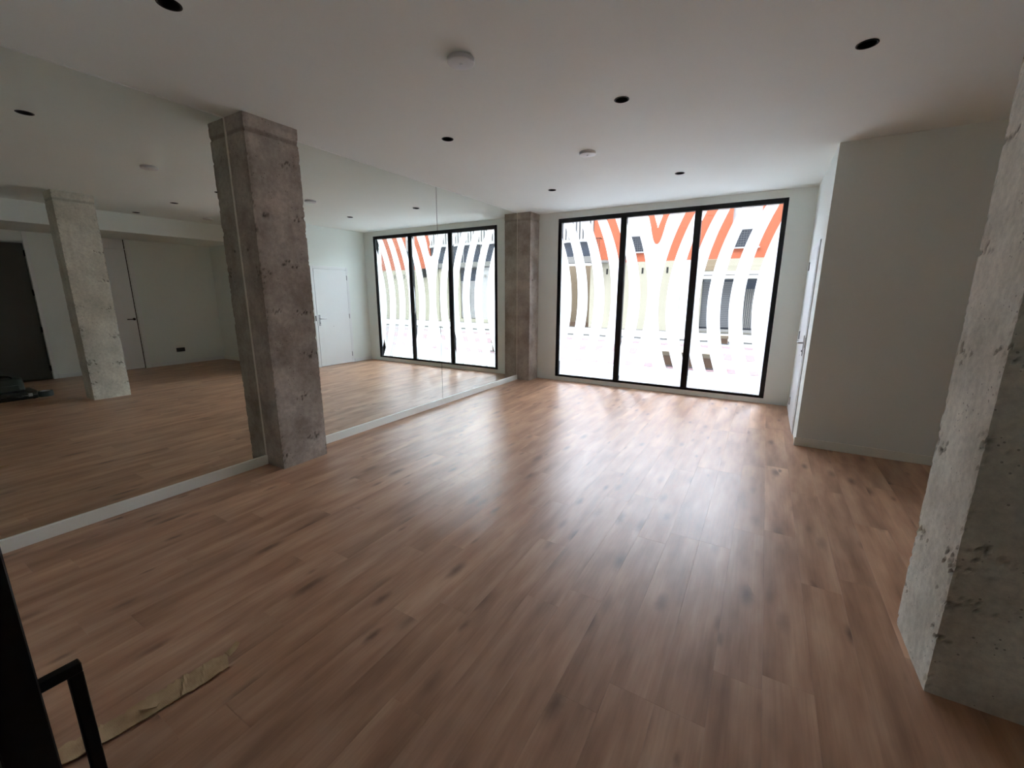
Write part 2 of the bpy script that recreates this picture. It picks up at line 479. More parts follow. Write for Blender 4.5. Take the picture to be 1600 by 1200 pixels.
for pi, (x0, x1) in enumerate(PANES):
    pane = obj('pane', B(x0 - 0.004, x1 + 0.004, GY, GY + 0.008, GZ0 - 0.004, GZ1 + 0.004), M['glass'], win)
    for lo, hi, trunk in lanes():
        bm = bmesh.new()
        if not trunk:
            ribbon(bm, lo, hi, GZ0, GZ1, x0, x1)
        elif pi == 1:
            zt, zb = 2.300, 0.508
            ribbon(bm, lo, hi, zb, zt, x0, x1)
            ribbon(bm, lo, lambda z: AX - lerp_tab(VOUT, z), zt, GZ1, x0, x1)
            ribbon(bm, lambda z: AX + lerp_tab(VOUT, z), hi, zt, GZ1, x0, x1)
            ribbon(bm, lambda z: AX - lerp_tab(VIN, z), lambda z: AX + lerp_tab(VIN, z), 2.53, GZ1, x0, x1)
            ribbon(bm, lo, lambda z: AX - lerp_tab(UOUT, z), GZ0, zb, x0, x1)
            ribbon(bm, lambda z: AX + lerp_tab(UOUT, z), hi, GZ0, zb, x0, x1)
            ribbon(bm, lambda z: AX - lerp_tab(UIN, z), lambda z: AX + lerp_tab(UIN, z), GZ0, 0.32, x0, x1)
        for f in bm.faces:
            f.normal_update()
            if f.normal.y > 0: f.normal_flip()
        if len(bm.faces): obj('film_strip', bm, M['film'], pane)
        else: bm.free()

# ------------------------------------------------------------------ mirrors
MIR = [(Y0 + 0.002, 2.0, 'tall frameless wall mirror left of the rough concrete pillar, reflecting the recess'),
       (2.449, 4.517, 'wide frameless wall mirror just right of the concrete pillar, reflecting the white door'),
       (4.523, 6.622, 'frameless wall mirror beside the far concrete pillar, reflecting the window')]
for i, (a, b, lab) in enumerate(MIR):
    e = empty('wall_mirror', (0, a, BB), label=lab, cat='mirror', group='mirror panels along the left wall')
    obj('mirror_pane', B(-0.005, 0.0, a, b, BB, H - 0.004), M['mirror'], e)
    ed = bmesh.new()
    if i == 0: box(ed, -0.004, 0.007, b - 0.004, b + 0.005, BB, H - 0.004)
    if i == 1: box(ed, -0.004, 0.003, a - 0.004, a + 0.001, BB, H - 0.004)
    if i == 2:
        obj('joint_strip', B(-0.0055, 0.0006, a - 0.006, a, BB, H - 0.004), M['blackmatte'], e)
        box(ed, -0.004, 0.004, b - 0.002, b + 0.003, BB, H - 0.004)
    obj('sealant_edge', ed, M['glue'], e)
struct('trim_1', BB_((-0.005, 0.006, Y0, 2.0, H - 0.006, H), (-0.005, 0.006, 2.45, 6.62, H - 0.006, H)), M['wall'])

# ------------------------------------------------------------------ raw concrete pillars
def column(name, x0, x1, y0, y1, label, material, seed, pits, res=0.017, chip=0.008):
    """box subdivided to a grid, arrises worn, formwork joint near the top, honeycomb pits (list of x,y,z,size)."""
    bm = bmesh.new()
    nx, ny, nz = max(2, int((x1 - x0) / res)), max(2, int((y1 - y0) / res)), int(H / (res * 1.25))
    def grid(fn, a, b):
        vv = [[bm.verts.new(fn(i / a, j / b)) for j in range(b + 1)] for i in range(a + 1)]
        for i in range(a):
            for j in range(b): bm.faces.new((vv[i][j], vv[i + 1][j], vv[i + 1][j + 1], vv[i][j + 1]))
    L = lambda a, b, t: a + (b - a) * t
    grid(lambda s, t: (L(x0, x1, s), y0, L(0, H, t)), nx, nz)
    grid(lambda s, t: (x1, L(y0, y1, s), L(0, H, t)), ny, nz)
    grid(lambda s, t: (L(x1, x0, s), y1, L(0, H, t)), nx, nz)
    grid(lambda s, t: (x0, L(y1, y0, s), L(0, H, t)), ny, nz)
    bmesh.ops.remove_doubles(bm, verts=bm.verts, dist=1e-4)
    cav = bm.verts.layers.float.new('cavity')
    sv = Vector((seed * 13.7, seed * 5.1, seed * 2.3))
    cx, cy = (x0 + x1) / 2, (y0 + y1) / 2
    for v in bm.verts:
        p = v.co.copy()
        dx, dy = min(p.x - x0, x1 - p.x), min(p.y - y0, y1 - p.y)
        n = Vector((0, 0, 0))
        if p.x - x0 < 1e-4: n.x -= 1
        if x1 - p.x < 1e-4: n.x += 1
        if p.y - y0 < 1e-4: n.y -= 1
        if y1 - p.y < 1e-4: n.y += 1
        corner = n.length > 1.2
        n.normalize()
        d = 0.0018 * noise.noise(p * 9 + sv) + 0.0012 * noise.noise(p * 30 + sv)
        e = max(dx, dy) if not corner else 0.0
        edge = max(0.0, 1 - e / 0.028)
        w = 0.6 * noise.noise(Vector((p.z * 9, seed, 0))) + 0.9 * noise.noise(p * 62 + sv)
        wear = edge * (chip * 0.15 + chip * max(0, w - 0.1) * 1.3)
        d -= wear
        c = 0.0
        if corner or edge > 0.3: c += max(0, w - 0.12) * edge * 1.5
        # formwork joint
        zj = 2.785
        if abs(p.z - zj) < 0.011: d -= 0.005; c += 0.45
        if p.z > zj: d += 0.002
        for (px, py, pz, s) in pits:
            q = (p - Vector((px, py, pz)))
            q.z *= 2.4
            r = q.length
            if r < s:
                k = noise.noise(p * 55 + sv) * 0.9 + 0.35 * noise.noise(p * 21 + sv) - 0.05 - 0.5 * (r / s) ** 2
                if k > 0: d -= min(0.012, k * 0.03); c += min(1, k * 3.2)
        v.co = p + n * d
        v[cav] = min(1.0, c)
    o = obj(name, bm, material, None)
    tag(o, label, 'pillar', 'bare concrete pillars')
    return o
zs6 = [2.595, 2.19, 1.79, 1.39, 1.0, 0.61, 0.22]
column('concrete_pillar', -0.02, 0.2578, 2.0038, 2.4469, 'rough brown-grey concrete pillar standing between the mirror panels', M['concrete'], 1,
       [(0.258, 2.33 + 0.06 * math.sin(i * 2.1), z, 0.12) for i, z in enumerate(zs6)] + [(0.258, 2.10, 2.17, 0.06), (0.258, 2.08, 1.4, 0.07), (0.258, 2.02, 0.12, 0.09), (0.258, 2.03, 1.72, 0.12), (0.12, 2.0, 1.9, 0.07)], res=0.0125, chip=0.013)
column('concrete_pillar', -0.02, 0.2551, 6.6245, W + 0.02, 'far concrete pillar in the corner between mirror and window', M['concrete'], 2,
       [(0.255, 6.7, z, 0.07) for z in zs6], res=0.024, chip=0.004)
column('concrete_pillar', 4.535, 4.862, 2.037, 2.4655, 'pale-sided concrete pillar closest to the camera at the right edge', M['concrete_light'], 3,
       [(4.535, 2.40, z, 0.10) for z in (2.117, 1.719, 1.314, 0.922, 0.52)] + [(4.535, 2.43, 2.55, 0.09), (4.535, 2.45, 0.19, 0.09), (4.535, 2.06, 1.05, 0.12), (4.535, 2.06, 0.55, 0.12), (4.535, 2.05, 0.25, 0.08),
        (4.64, 2.037, 0.62, 0.15), (4.60, 2.037, 0.42, 0.14), (4.75, 2.037, 1.1, 0.12), (4.58, 2.037, 1.35, 0.12), (4.7, 2.037, 1.75, 0.1)], res=0.012, chip=0.013)

# ------------------------------------------------------------------ ceiling fittings
def downlight(i, x, y, label):
    e = empty('downlight', (x, y, H), label=label, cat='ceiling light', group='black recessed downlights')
    bm = lathe(bmesh.new(), [(0.0475, 0.0), (0.052, -0.0005), (0.0525, -0.003), (0.049, -0.0045), (0.0445, -0.004), (0.043, 0.002), (0.0475, 0.004)], (x, y, H), 40)
    obj('trim_ring', bm, M['black'], e, True)
    bm = lathe(bmesh.new(), [(0.043, 0.0), (0.040, 0.03), (0.030, 0.058), (0.024, 0.06), (0.024, 0.085), (0.0, 0.085)], (x, y, H), 40)
    obj('baffle', bm, M['blackmatte'], e, True)
    bm = lathe(bmesh.new(), [(0.0, 0.066), (0.019, 0.067), (0.0225, 0.072), (0.0225, 0.084)], (x, y, H), 24)
    obj('lens', bm, M['socket'], e, True)
DLAB = ['black recessed downlight cut off by the top edge, nearest the left mirror', 'black downlight right above the top of the rough pillar, third row from window',
        'black downlight in the middle of the ceiling, between the two white discs', 'black downlight closest to the right-hand concrete pillar',
        'black downlight beside the soffit, seen only in the mirror', 'small black downlight nearest the far pillar and window', 'small black downlight nearest the window and the white door']
DLAB[1] = 'black downlight nearest the rough pillar, in front of the mirror joint'
for i, ((x, y), lab) in enumerate(zip(DL, DLAB)): downlight(i, x, y, lab)

def disc(x, y, label):
    e = empty('ceiling_sensor', (x, y, H), label=label, cat='ceiling sensor', group='white round ceiling sensors')
    obj('base', lathe(bmesh.new(), [(0.0, 0.0), (0.076, 0.0), (0.0765, -0.004), (0.072, -0.005), (0.0, -0.005)], (x, y, H), 48), M['plastic'], e, True)
    obj('cover', lathe(bmesh.new(), [(0.074, -0.004), (0.080, -0.005), (0.080, -0.023), (0.077, -0.027), (0.074, -0.028), (0.03, -0.0285), (0.0, -0.0285)], (x, y, H), 48), M['plastic'], e, True)
    obj('sensor_dome', lathe(bmesh.new(), [(0.010, -0.0275), (0.009, -0.032), (0.0055, -0.0355), (0.0, -0.0365)], (x, y, H), 20), M['led'], e, True)
disc(2.128, 2.268, 'white round ceiling sensor nearest the camera at the top')
disc(2.172, 4.225, 'white round ceiling sensor farther away, closer to the window')
disc(5.2, 4.218, 'white round ceiling sensor near the soffit, seen only in the mirror')

# ------------------------------------------------------------------ doors
def lever(parent, px, py, pz, nx, dirs, plate=True, m=None):
    """lever handle on a leaf in a plane x = const; nx = outward x sign, dirs = y sign of the lever"""
    m = m or M['chrome']
    bm = bmesh.new()
    if plate: box(bm, *(sorted((px, px + nx * 0.007))), py - 0.021, py + 0.021, pz - 0.145, pz + 0.085, 0.003)
    else: lathe(bm, [(0.0, 0), (0.025, 0), (0.025, nx * 0.008), (0.0, nx * 0.008)], (px, py, pz), 20, 'x')
    h = obj('handle', bm, m, parent)
    bm = bmesh.new()
    tube(bm, [(px, py, pz), (px + nx * 0.045, py, pz), (px + nx * 0.052, py + dirs * 0.012, pz), (px + nx * 0.052, py + dirs * 0.125, pz)], 0.0095, 12)
    obj('lever', bm, m, h, True)
    if plate:
        obj('lock_cylinder', lathe(bmesh.new(), [(0.0, nx * 0.006), (0.009, nx * 0.006), (0.009, nx * 0.014), (0.0, nx * 0.014)], (px, py, pz - 0.09), 16, 'x'), M['black'], h)

# door_1: white door in the right wall
d1 = empty('door_1', (XR, D1B, 0), kind='structure', label='white flush door with lever handle in the right wall by the window')
fr = bmesh.new()
box(fr, XR - 0.012, XR + 0.11, D1A - 0.045, D1A + 0.012, 0, D1H + 0.045, 0.002)
box(fr, XR - 0.012, XR + 0.11, D1B - 0.012, D1B + 0.045, 0, D1H + 0.045, 0.002)
box(fr, XR - 0.012, XR + 0.11, D1A + 0.012, D1B - 0.012, D1H - 0.012, D1H + 0.045, 0.002)
obj('door_frame', fr, M['white'], d1)
lf = obj('leaf', B(XR - 0.016, XR + 0.024, D1A + 0.015, D1B - 0.015, 0.008, D1H - 0.015, bev=0.002), M['white'], d1)
lever(d1, XR - 0.016, D1A + 0.065, 1.025, -1, 1)
for z in (0.2, 1.05, 1.88):
    obj('hinge', lathe(bmesh.new(), [(0.0, -0.05), (0.008, -0.05), (0.008, 0.05), (0.0, 0.05)], (XR - 0.020, D1B - 0.012, z), 12), M['chrome'], d1)
obj('strike_plate', B(XR - 0.0145, XR - 0.011, D1A - 0.030, D1A - 0.006, 0.98, 1.09, bev=0.001), M['black'], d1)
obj('screw_hole', lathe(bmesh.new(), [(0.0, -0.001), (0.006, -0.001), (0.006, 0.003), (0.0, 0.003)], (XR - 0.016, 5.965, 0.85), 12, 'x'), M['black'], d1)

# door_2: white door in the recess
d2 = empty('door_2', (XW, D2A, 0), kind='structure', label='tall white door with slim black lever, reflected in the mirror')
fr = bmesh.new()
box(fr, XW - 0.014, XW + 0.12, D2B + 0.012, D2B + 0.085, 0, ZS, 0.002); box(fr, XW - 0.014, XW + 0.12, D2A - 0.07, D2A, 0, ZS, 0.002)
box(fr, XW - 0.002, XW + 0.12, D2A, D2B, D2H - 0.008, D2H + 0.0, 0.001)
obj('door_frame', fr, M['white'], d2)
obj('leaf', B(XW + 0.002, XW + 0.042, D2A + 0.003, D2B - 0.014, 0.008, D2H - 0.012, bev=0.002), M['white'], d2)
obj('shadow_gap_strip', B(XW + 0.001, XW + 0.03, D2B - 0.013, D2B + 0.012, 0.0, ZS - 0.002), M['black'], d2)  # black strip standing in for the shadow line beside the leaf
obj('transom_panel', B(XW + 0.002, XW + 0.042, D2A + 0.003, D2B - 0.014, D2H + 0.002, ZS - 0.002, bev=0.002), M['white'], d2)
lever(d2, XW + 0.002, D2B - 0.05, 1.025, -1, -1, False, M['black'])

# door_3: dark door standing ajar in the recess
d3 = empty('door_3', (XW, D3B, 0), kind='structure', label='dark grey door with black hinges standing ajar, reflected in the mirror')
fr = bmesh.new()
box(fr, XW - 0.014, XW + 0.14, D3B - 0.006, D3B + 0.05, 0, ZS, 0.002); box(fr, XW - 0.014, XW + 0.14, D3A - 0.05, D3A + 0.006, 0, ZS, 0.002)
box(fr, XW + 0.0, XW + 0.14, D3A + 0.006, D3B - 0.006, D3H - 0.006, D3H + 0.02, 0.002)
obj('door_frame', fr, M['white'], d3)
bm = B(0, 0.04, -(D3B - D3A) + 0.02, -0.008, 0.008, D3H - 0.012, bev=0.002)
bmesh.ops.rotate(bm, cent=(0, 0, 0), matrix=Matrix.Rotation(math.radians(24), 3, 'Z'), verts=bm.verts)
bmesh.ops.translate(bm, vec=(XW + 0.05, D3B, 0), verts=bm.verts)
obj('leaf', bm, M['anthracite'], d3)
for z in (0.2, 0.9, 1.55, 2.22):
    obj('hinge', BB_((XW + 0.012, XW + 0.045, D3B - 0.026, D3B - 0.004, z - 0.05, z + 0.05), bev=0.003), M['black'], d3)

# door_4: black entrance leaf beside the camera
d4 = empty('door_4', (EX0, Y0, 0), kind='structure', label='black metal entrance door with square pull handle at the left edge')
LX = 2.985
fr = bmesh.new()
box(fr, EX0 - 0.0, EX0 + 0.05, -0.06, Y0 + 0.004, 0, EZ, 0.002); box(fr, EX1 - 0.05, EX1, -0.06, Y0 + 0.004, 0, EZ, 0.002); box(fr, EX0 + 0.05, EX1 - 0.05, -0.06, Y0 + 0.004, EZ - 0.05, EZ, 0.002)
obj('door_frame', fr, M['black'], d4)
lf = bmesh.new()
lx0, ly0, ly1 = EX0 + 0.053, Y0 - 0.05, Y0
box(lf, lx0, lx0 + 0.07, ly0, ly1, 0.008, EZ - 0.053, 0.002); box(lf, LX - 0.07, LX, ly0, ly1, 0.008, EZ - 0.053, 0.002)
box(lf, lx0 + 0.07, LX - 0.07, ly0, ly1, EZ - 0.12, EZ - 0.053, 0.002); box(lf, lx0 + 0.07, LX - 0.07, ly0, ly1, 0.008, 0.12, 0.002)
box(lf, lx0 + 0.07, LX - 0.07, ly0 + 0.015, ly1 - 0.015, 0.12, EZ - 0.12)
obj('leaf', lf, M['black'], d4)
HX, HZ, HY = 2.907, 0.944, 0.131
hd = bmesh.new(); r = 0.0088
box(hd, HX - r, HX + r, Y0 - 0.002, HY + r, HZ - r, HZ + r, 0.0015)
box(hd, HX - r, HX + r, HY - r, HY + r, HZ - 0.40, HZ - r, 0.0015)
box(hd, HX - r, HX + r, Y0 - 0.002, HY + r, HZ - 0.40 - 2 * r, HZ - 0.40, 0.0015)
obj('pull_handle', hd, M['black'], d4)

# ------------------------------------------------------------------ wall fittings
e = empty('wall_socket', (XW, 4.185, 0.27), label='black double power socket low on the recess wall, seen in the mirror', cat='socket')
obj('plate', B(XW - 0.010, XW, 4.183, 4.345, 0.274, 0.360, bev=0.003), M['socket'], e)
for yc in (4.224, 4.304):
    obj('outlet', lathe(bmesh.new(), [(0.027, -0.003), (0.0255, 0.0), (0.022, 0.006), (0.0, 0.006)], (XW - 0.0095, yc, 0.317), 20, 'x'), M['blackmatte'], e)
e = empty('access_panel', (4.65, YB, 2.22), label='flush white access panel high on the shaded wall', cat='access panel')
obj('panel_frame', BB_((4.648, 4.652, YB - 0.0015, YB, 2.217, 2.395), (4.862, 4.866, YB - 0.0015, YB, 2.217, 2.395), (4.652, 4.862, YB - 0.0015, YB, 2.217, 2.221), (4.652, 4.862, YB - 0.0015, YB, 2.391, 2.395)), M['wall'], e)
obj('panel', B(4.654, 4.860, YB - 0.0025, YB, 2.223, 2.389, bev=0.001), M['wall'], e)

# ------------------------------------------------------------------ cardboard strip on the floor
mt = mat('cardboard', (0.36, 0.27, 0.155), 0.85, spec=0.2); t = NT(mt)
co = t.n('ShaderNodeTexCoord'); nz = t.n('ShaderNodeTexNoise', i_Scale=16.0, i_Detail=4.0); t.l(co.outputs['Object'], nz.inputs[0])
t.l(t.ramp(nz.outputs[0], [(0.3, (0.40, 0.275, 0.155)), (0.7, (0.55, 0.395, 0.235))]), t.b.inputs['Base Color']); wv = t.n('ShaderNodeTexWave', i_Scale=60.0, i_Distortion=0.6, bands_direction='Y'); t.l(co.outputs['Object'], wv.inputs[0]); t.bump(t.math('ADD', nz.outputs[0], wv.outputs[1]), 0.12, 0.002)
M['card'] = mt
def cardboard():
    bm = bmesh.new(); NU, NV = 90, 14
    rows = []
    for i in range(NU + 1):
        s = i / NU
        # right edge runs from (2.05, .665) back to (1.93, .10); left edge is torn
        xr = 2.051 - 0.083 * (s ** 1.0) - 0.045 * max(0, s - 0.66) ** 1.0 + 0.006 * noise.noise(Vector((s * 22, 3, 0)))
        y = 0.668 - 0.60 * s
        w = 0.112 - 0.03 * s + 0.016 * noise.noise(Vector((s * 13, 9, 1))) + 0.012 * noise.noise(Vector((s * 47, 2, 1)))
        if s < 0.03: w *= 0.8 + s * 6
        cur = []
        for j in range(NV + 1):
            v = j / NV
            xx = xr - w * v; yy = y + 0.035 * v
            crease = 0.007 * max(0, 1 - abs(((s * 9.3 + 0.3 * v) % 1) - 0.5) / 0.12) * (0.4 + 0.6 * noise.cell(Vector((s * 9.3, 0, 5))) if True else 1)
            lift = 0.004 * (1 - v) + 0.014 * max(0, noise.noise(Vector((s * 6, 1.5, 0)))) * (1 - v) + 0.03 * max(0, s - 0.6) * (1 - v) * (1.2 + noise.noise(Vector((s * 14, 8, 0))))
            ridge = 0.0012 * noise.noise(Vector((s * 60, v * 4, 0)))
            cur.append(Vector((xx, yy, 0.0045 + abs(crease) + lift + abs(ridge) + 0.002 * max(0, noise.noise(Vector((s * 12, v * 3, 7)))))))
        rows.append(cur)
    top = [[bm.verts.new(p) for p in r] for r in rows]
    bot = [[bm.verts.new((p.x, p.y, max(0.0004, p.z - 0.004))) for p in r] for r in rows]
    for i in range(NU):
        for j in range(NV):
            bm.faces.new((top[i][j], top[i][j + 1], top[i + 1][j + 1], top[i + 1][j]))
            bm.faces.new((bot[i][j], bot[i + 1][j], bot[i + 1][j + 1], bot[i][j + 1]))
    for i in range(NU):
        bm.faces.new((top[i][0], top[i + 1][0], bot[i + 1][0], bot[i][0])); bm.faces.new((top[i][NV], bot[i][NV], bot[i + 1][NV], top[i + 1][NV]))
    for j in range(NV):
        bm.faces.new((top[0][j], bot[0][j], bot[0][j + 1], top[0][j + 1])); bm.faces.new((top[NU][j], top[NU][j + 1], bot[NU][j + 1], bot[NU][j]))
    return bm
cb = empty('cardboard_strip', (2.0, 0.4, 0), label='torn strip of brown corrugated cardboard lying on the wood floor', cat='cardboard')
obj('sheet', cardboard(), M['card'], cb, False)
def flap(pts, th=0.003):
    bm = bmesh.new(); a = [bm.verts.new(p) for p in pts]; b = [bm.verts.new((p[0], p[1], p[2] - th)) for p in pts]
    bm.faces.new(a); bm.faces.new(b[::-1]); n = len(pts)
    for i in range(n): bm.faces.new((a[i], b[i], b[(i + 1) % n], a[(i + 1) % n]))
    return bm
obj('torn_flap', flap([(1.945, 0.700, 0.006), (1.950, 0.722, 0.012), (1.935, 0.752, 0.018), (1.955, 0.760, 0.016), (1.975, 0.735, 0.010), (1.985, 0.700, 0.007)]), M['card'], cb)
obj('torn_flap', flap([(1.958, 0.395, 0.014), (1.985, 0.405, 0.024), (2.006, 0.435, 0.018), (1.990, 0.448, 0.013)]), M['card'], cb)

# ------------------------------------------------------------------ tool cases seen in the mirror
M['case'] = mat('case_plastic', (0.020, 0.026, 0.024), 0.38)
M['case2'] = mat('case_green', (0.030, 0.045, 0.036), 0.5)
tc = empty('tool_case', (5.55, 1.45, 0), label='flat black tool case lying on the floor, reflected at the left edge', cat='tool case')
obj('lower_shell', B(5.42, 5.80, 1.18, 1.66, 0.008, 0.065, bev=0.012, seg=2), M['case'], tc)
obj('upper_shell', B(5.42, 5.80, 1.18, 1.66, 0.067, 0.125, bev=0.012, seg=2), M['case'], tc)
bm = bmesh.new(); tube(bm, [(5.42, 1.34, 0.066), (5.38, 1.35, 0.066), (5.375, 1.42, 0.066), (5.38, 1.49, 0.066), (5.42, 1.50, 0.066)], 0.011, 8); obj('handle', bm, M['case'], tc, True)
for y in (1.26, 1.58): obj('latch', B(5.408, 5.422, y - 0.022, y + 0.022, 0.045, 0.092, bev=0.003), M['chrome'], tc)
for (fx, fy) in ((5.46, 1.22), (5.76, 1.22), (5.46, 1.62), (5.76, 1.62)): obj('foot', lathe(bmesh.new(), [(0.0, 0), (0.012, 0), (0.014, 0.009), (0, 0.009)], (fx, fy, 0), 12), M['blackmatte'], tc)
tb = empty('tool_bag', (5.62, 1.38, 0.125), label='dark green tool bag sitting on top of the flat black case', cat='tool bag')
def bag():
    bm = box(bmesh.new(), 5.48, 5.78, 1.20, 1.56, 0.125, 0.315, 0.03, 3)
    bmesh.ops.subdivide_edges(bm, edges=bm.edges, cuts=2, use_grid_fill=True)
    for v in bm.verts:
        if v.co.z > 0.16:
            v.co += Vector((noise.noise(v.co * 12), noise.noise(v.co * 12 + Vector((5, 0, 0))), 0.8 * noise.noise(v.co * 9 + Vector((0, 7, 0))))) * 0.016
            k = (v.co.z - 0.16) / 0.16; v.co.x = 5.63 + (v.co.x - 5.63) * (1 - 0.35 * k)
    return bm
obj('body', bag(), M['case2'], tb, True)
for xx in (5.585, 5.675):
    bm = bmesh.new(); tube(bm, [(xx, 1.28, 0.29), (xx, 1.31, 0.335), (xx, 1.38, 0.352), (xx, 1.45, 0.335), (xx, 1.48, 0.29)], 0.009, 8); obj('carry_strap', bm, M['blackmatte'], tb, True)
obj('side_pocket', B(5.455, 5.50, 1.26, 1.50, 0.135, 0.225, bev=0.012, seg=2), M['case2'], tb)
tr = empty('tape_roll', (5.56, 1.76, 0), label='roll of black tape with a pale core beside the tool case', cat='tape roll')
obj('tape', lathe(bmesh.new(), [(0.052, 0.0), (0.085, 0.0), (0.088, 0.004), (0.088, 0.076), (0.085, 0.08), (0.052, 0.08), (0.052, 0.0)], (5.56, 1.76, 0.0), 32), M['case'], tr)
obj('core', lathe(bmesh.new(), [(0.046, 0.001), (0.0515, 0.001), (0.0515, 0.083), (0.046, 0.083), (0.046, 0.001)], (5.56, 1.76, 0.0), 32), M['plastic'], tr)

# ------------------------------------------------------------------ the street outside
ZG = -0.12
F = 19.5
M['pave'] = paint('pale_paving', (0.085, 0.085, 0.088), 0.85)
M['pink'] = paint('pink_paving', (0.080, 0.044, 0.047), 0.85)
M['cream'] = paint('cream_render', (0.225, 0.213, 0.168), 0.85)
M['tan'] = paint('tan_render', (0.145, 0.112, 0.074), 0.85)
M['outwhite'] = paint('white_render', (0.27, 0.27, 0.277), 0.8)
M['grey'] = paint('grey_stone', (0.13, 0.127, 0.122), 0.85)
M['darkwin'] = mat('dark_window', (0.020, 0.026, 0.040), 0.15)
M['shutter'] = mat('grey_shutter', (0.065, 0.068, 0.073), 0.5)
M['brown'] = mat('brown_wood', (0.085, 0.047, 0.026), 0.6)
M['tanwood'] = mat('tan_stone', (0.12, 0.093, 0.063), 0.7)
mt = mat('orange_brick', (0.55, 0.17, 0.075), 0.85, spec=0.2); t = NT(mt)
co = t.n('ShaderNodeTexCoord'); mp = t.n('ShaderNodeMapping'); mp.inputs['Rotation'].default_value = (math.radians(90), 0, 0); t.l(co.outputs['Object'], mp.inputs[0])
bk = t.n('ShaderNodeTexBrick', i_Scale=4.0); bk.inputs['Color1'].default_value = (0.25, 0.066, 0.033, 1); bk.inputs['Color2'].default_value = (0.235, 0.061, 0.030, 1); bk.inputs['Mortar'].default_value = (0.24, 0.09, 0.05, 1)
bk.inputs['Mortar Size'].default_value = 0.012; t.l(mp.outputs[0], bk.inputs[0]); t.l(bk.outputs[0], t.b.inputs['Base Color']); M['orange'] = mt

street = struct('street_paving', B(-40, 50, W + 0.2, 60, ZG - 0.2, ZG), M['pave'])
# rows of pink slabs let into the pale paving
slab = bpy.data.meshes.new('paving_slab'); bm = B(0.01, 0.99, 0, 1, -0.02, 0.006, bev=0.003); bm.to_mesh(slab); bm.free(); slab.materials.append(M['pink'])
for (ya, yb) in ((10.05, 10.6), (12.15, 13.4), (14.75, 15.3)):
    for k in range(-8, 16):
        o = bpy.data.objects.new('paving_slab', slab); o.location = (k, ya, ZG); o.scale = (1, yb - ya, 1); COL.objects.link(o); o.parent = street
kerb = struct('kerb', B(-40, 50, 16.45, 16.62, ZG, ZG + 0.06, bev=0.01), M['grey'])
struct('far_pavement', B(-40, 50, 16.62, F, ZG, ZG + 0.05), M['outwhite'])

bld = empty('apartment_building', (5, F, ZG), label='orange brick and cream building across the street', cat='building')
FT = 6.6
def P(name, m, x0, x1, z0, z1, y0=0.0, y1=0.3, bev=0.0, parent=None):
    return obj(name, B(x0, x1, F + y0, F + y1, z0, z1, bev=bev), m, parent or bld)
def facade_wall(name, m, x0, x1, z0, z1, openings, depth=0.3):
    """one wall slab built round its openings"""
    bm = bmesh.new()
    openings = [o for o in openings if x0 <= o[0] and o[1] <= x1]
    xs = sorted({x0, x1} | {q for o in openings for q in o[:2]}); zs = sorted({z0, z1} | {q for o in openings for q in o[2:]})
    for a, b in zip(xs, xs[1:]):
        for c, d in zip(zs, zs[1:]):
            if any(o[0] <= (a + b) / 2 <= o[1] and o[2] <= (c + d) / 2 <= o[3] for o in openings): continue
            box(bm, a, b, F, F + depth, c, d)
    return obj(name, bm, m, bld)
# ground storey
shop = [(1.45, 3.6, 0.13, 2.14)]
facade_wall('cream_wall', M['cream'], -12, -9.0, ZG, 2.94, [])
facade_wall('cream_wall', M['cream'], -3.45, 24, ZG, 2.94, shop + [ (11.78, 12.05, 0.1, 2.82), (8.6, 11.2, 0.15, 2.94), (5.2, 7.6, 0.0, 2.3)])
obj('recess_wall', BB_((-9.2, -3.3, F + 1.2, F + 1.3, ZG, 2.95), (-3.45, -3.35, F + 0.3, F + 1.2, ZG, 2.95), (-9.1, -9.0, F + 0.3, F + 1.2, ZG, 2.95)), M['tan'], bld)
P('recess_base', M['brown'], -9.0, -3.45, ZG, 0.12, 1.15, 1.2)
# orange upper storey with windows
wins = [(-1.9, -0.95, 3.35, 5.2), (2.34, 3.33, 3.35, 5.2), (14.45, 15.25, 3.3, 5.2), (5.6, 6.6, 3.35, 5.2), (17.8, 18.8, 3.35, 5.2), (20.5, 21.5, 3.35, 5.2)]
facade_wall('orange_wall', M['orange'], -3.36, 8.6, 2.94, FT, wins)
facade_wall('orange_wall', M['orange'], 13.3, 24, 2.94, FT, wins)
P('parapet', M['outwhite'], -12, 24, FT, FT + 0.15, -0.06, 0.3)
def window_unit(x0, x1):
    f = P('upper_window', M['darkwin'], x0, x1, 3.35, 4.03, 0.12, 0.16)
    P('roller_shutter', M['outwhite'], x0, x1, 4.03, 5.2, 0.08, 0.16, parent=f)
    bm = bmesh.new(); n = int((x1 - x0) / 0.09)
    for k in range(n + 1):
        xx = x0 + (x1 - x0) * k / n; box(bm, xx - 0.006, xx + 0.006, F + 0.04, F + 0.052, 3.36, 4.0)
    for k in range(8):
        zz = 3.38 + k * 0.088; box(bm, x0, x1, F + 0.042, F + 0.05, zz - 0.006, zz + 0.006)
    obj('window_grille', bm, M['shutter'], f)
    P('sill', M['outwhite'], x0 - 0.05, x1 + 0.05, 3.31, 3.36, -0.05, 0.12, parent=f)
for a in wins: window_unit(a[0], a[1])
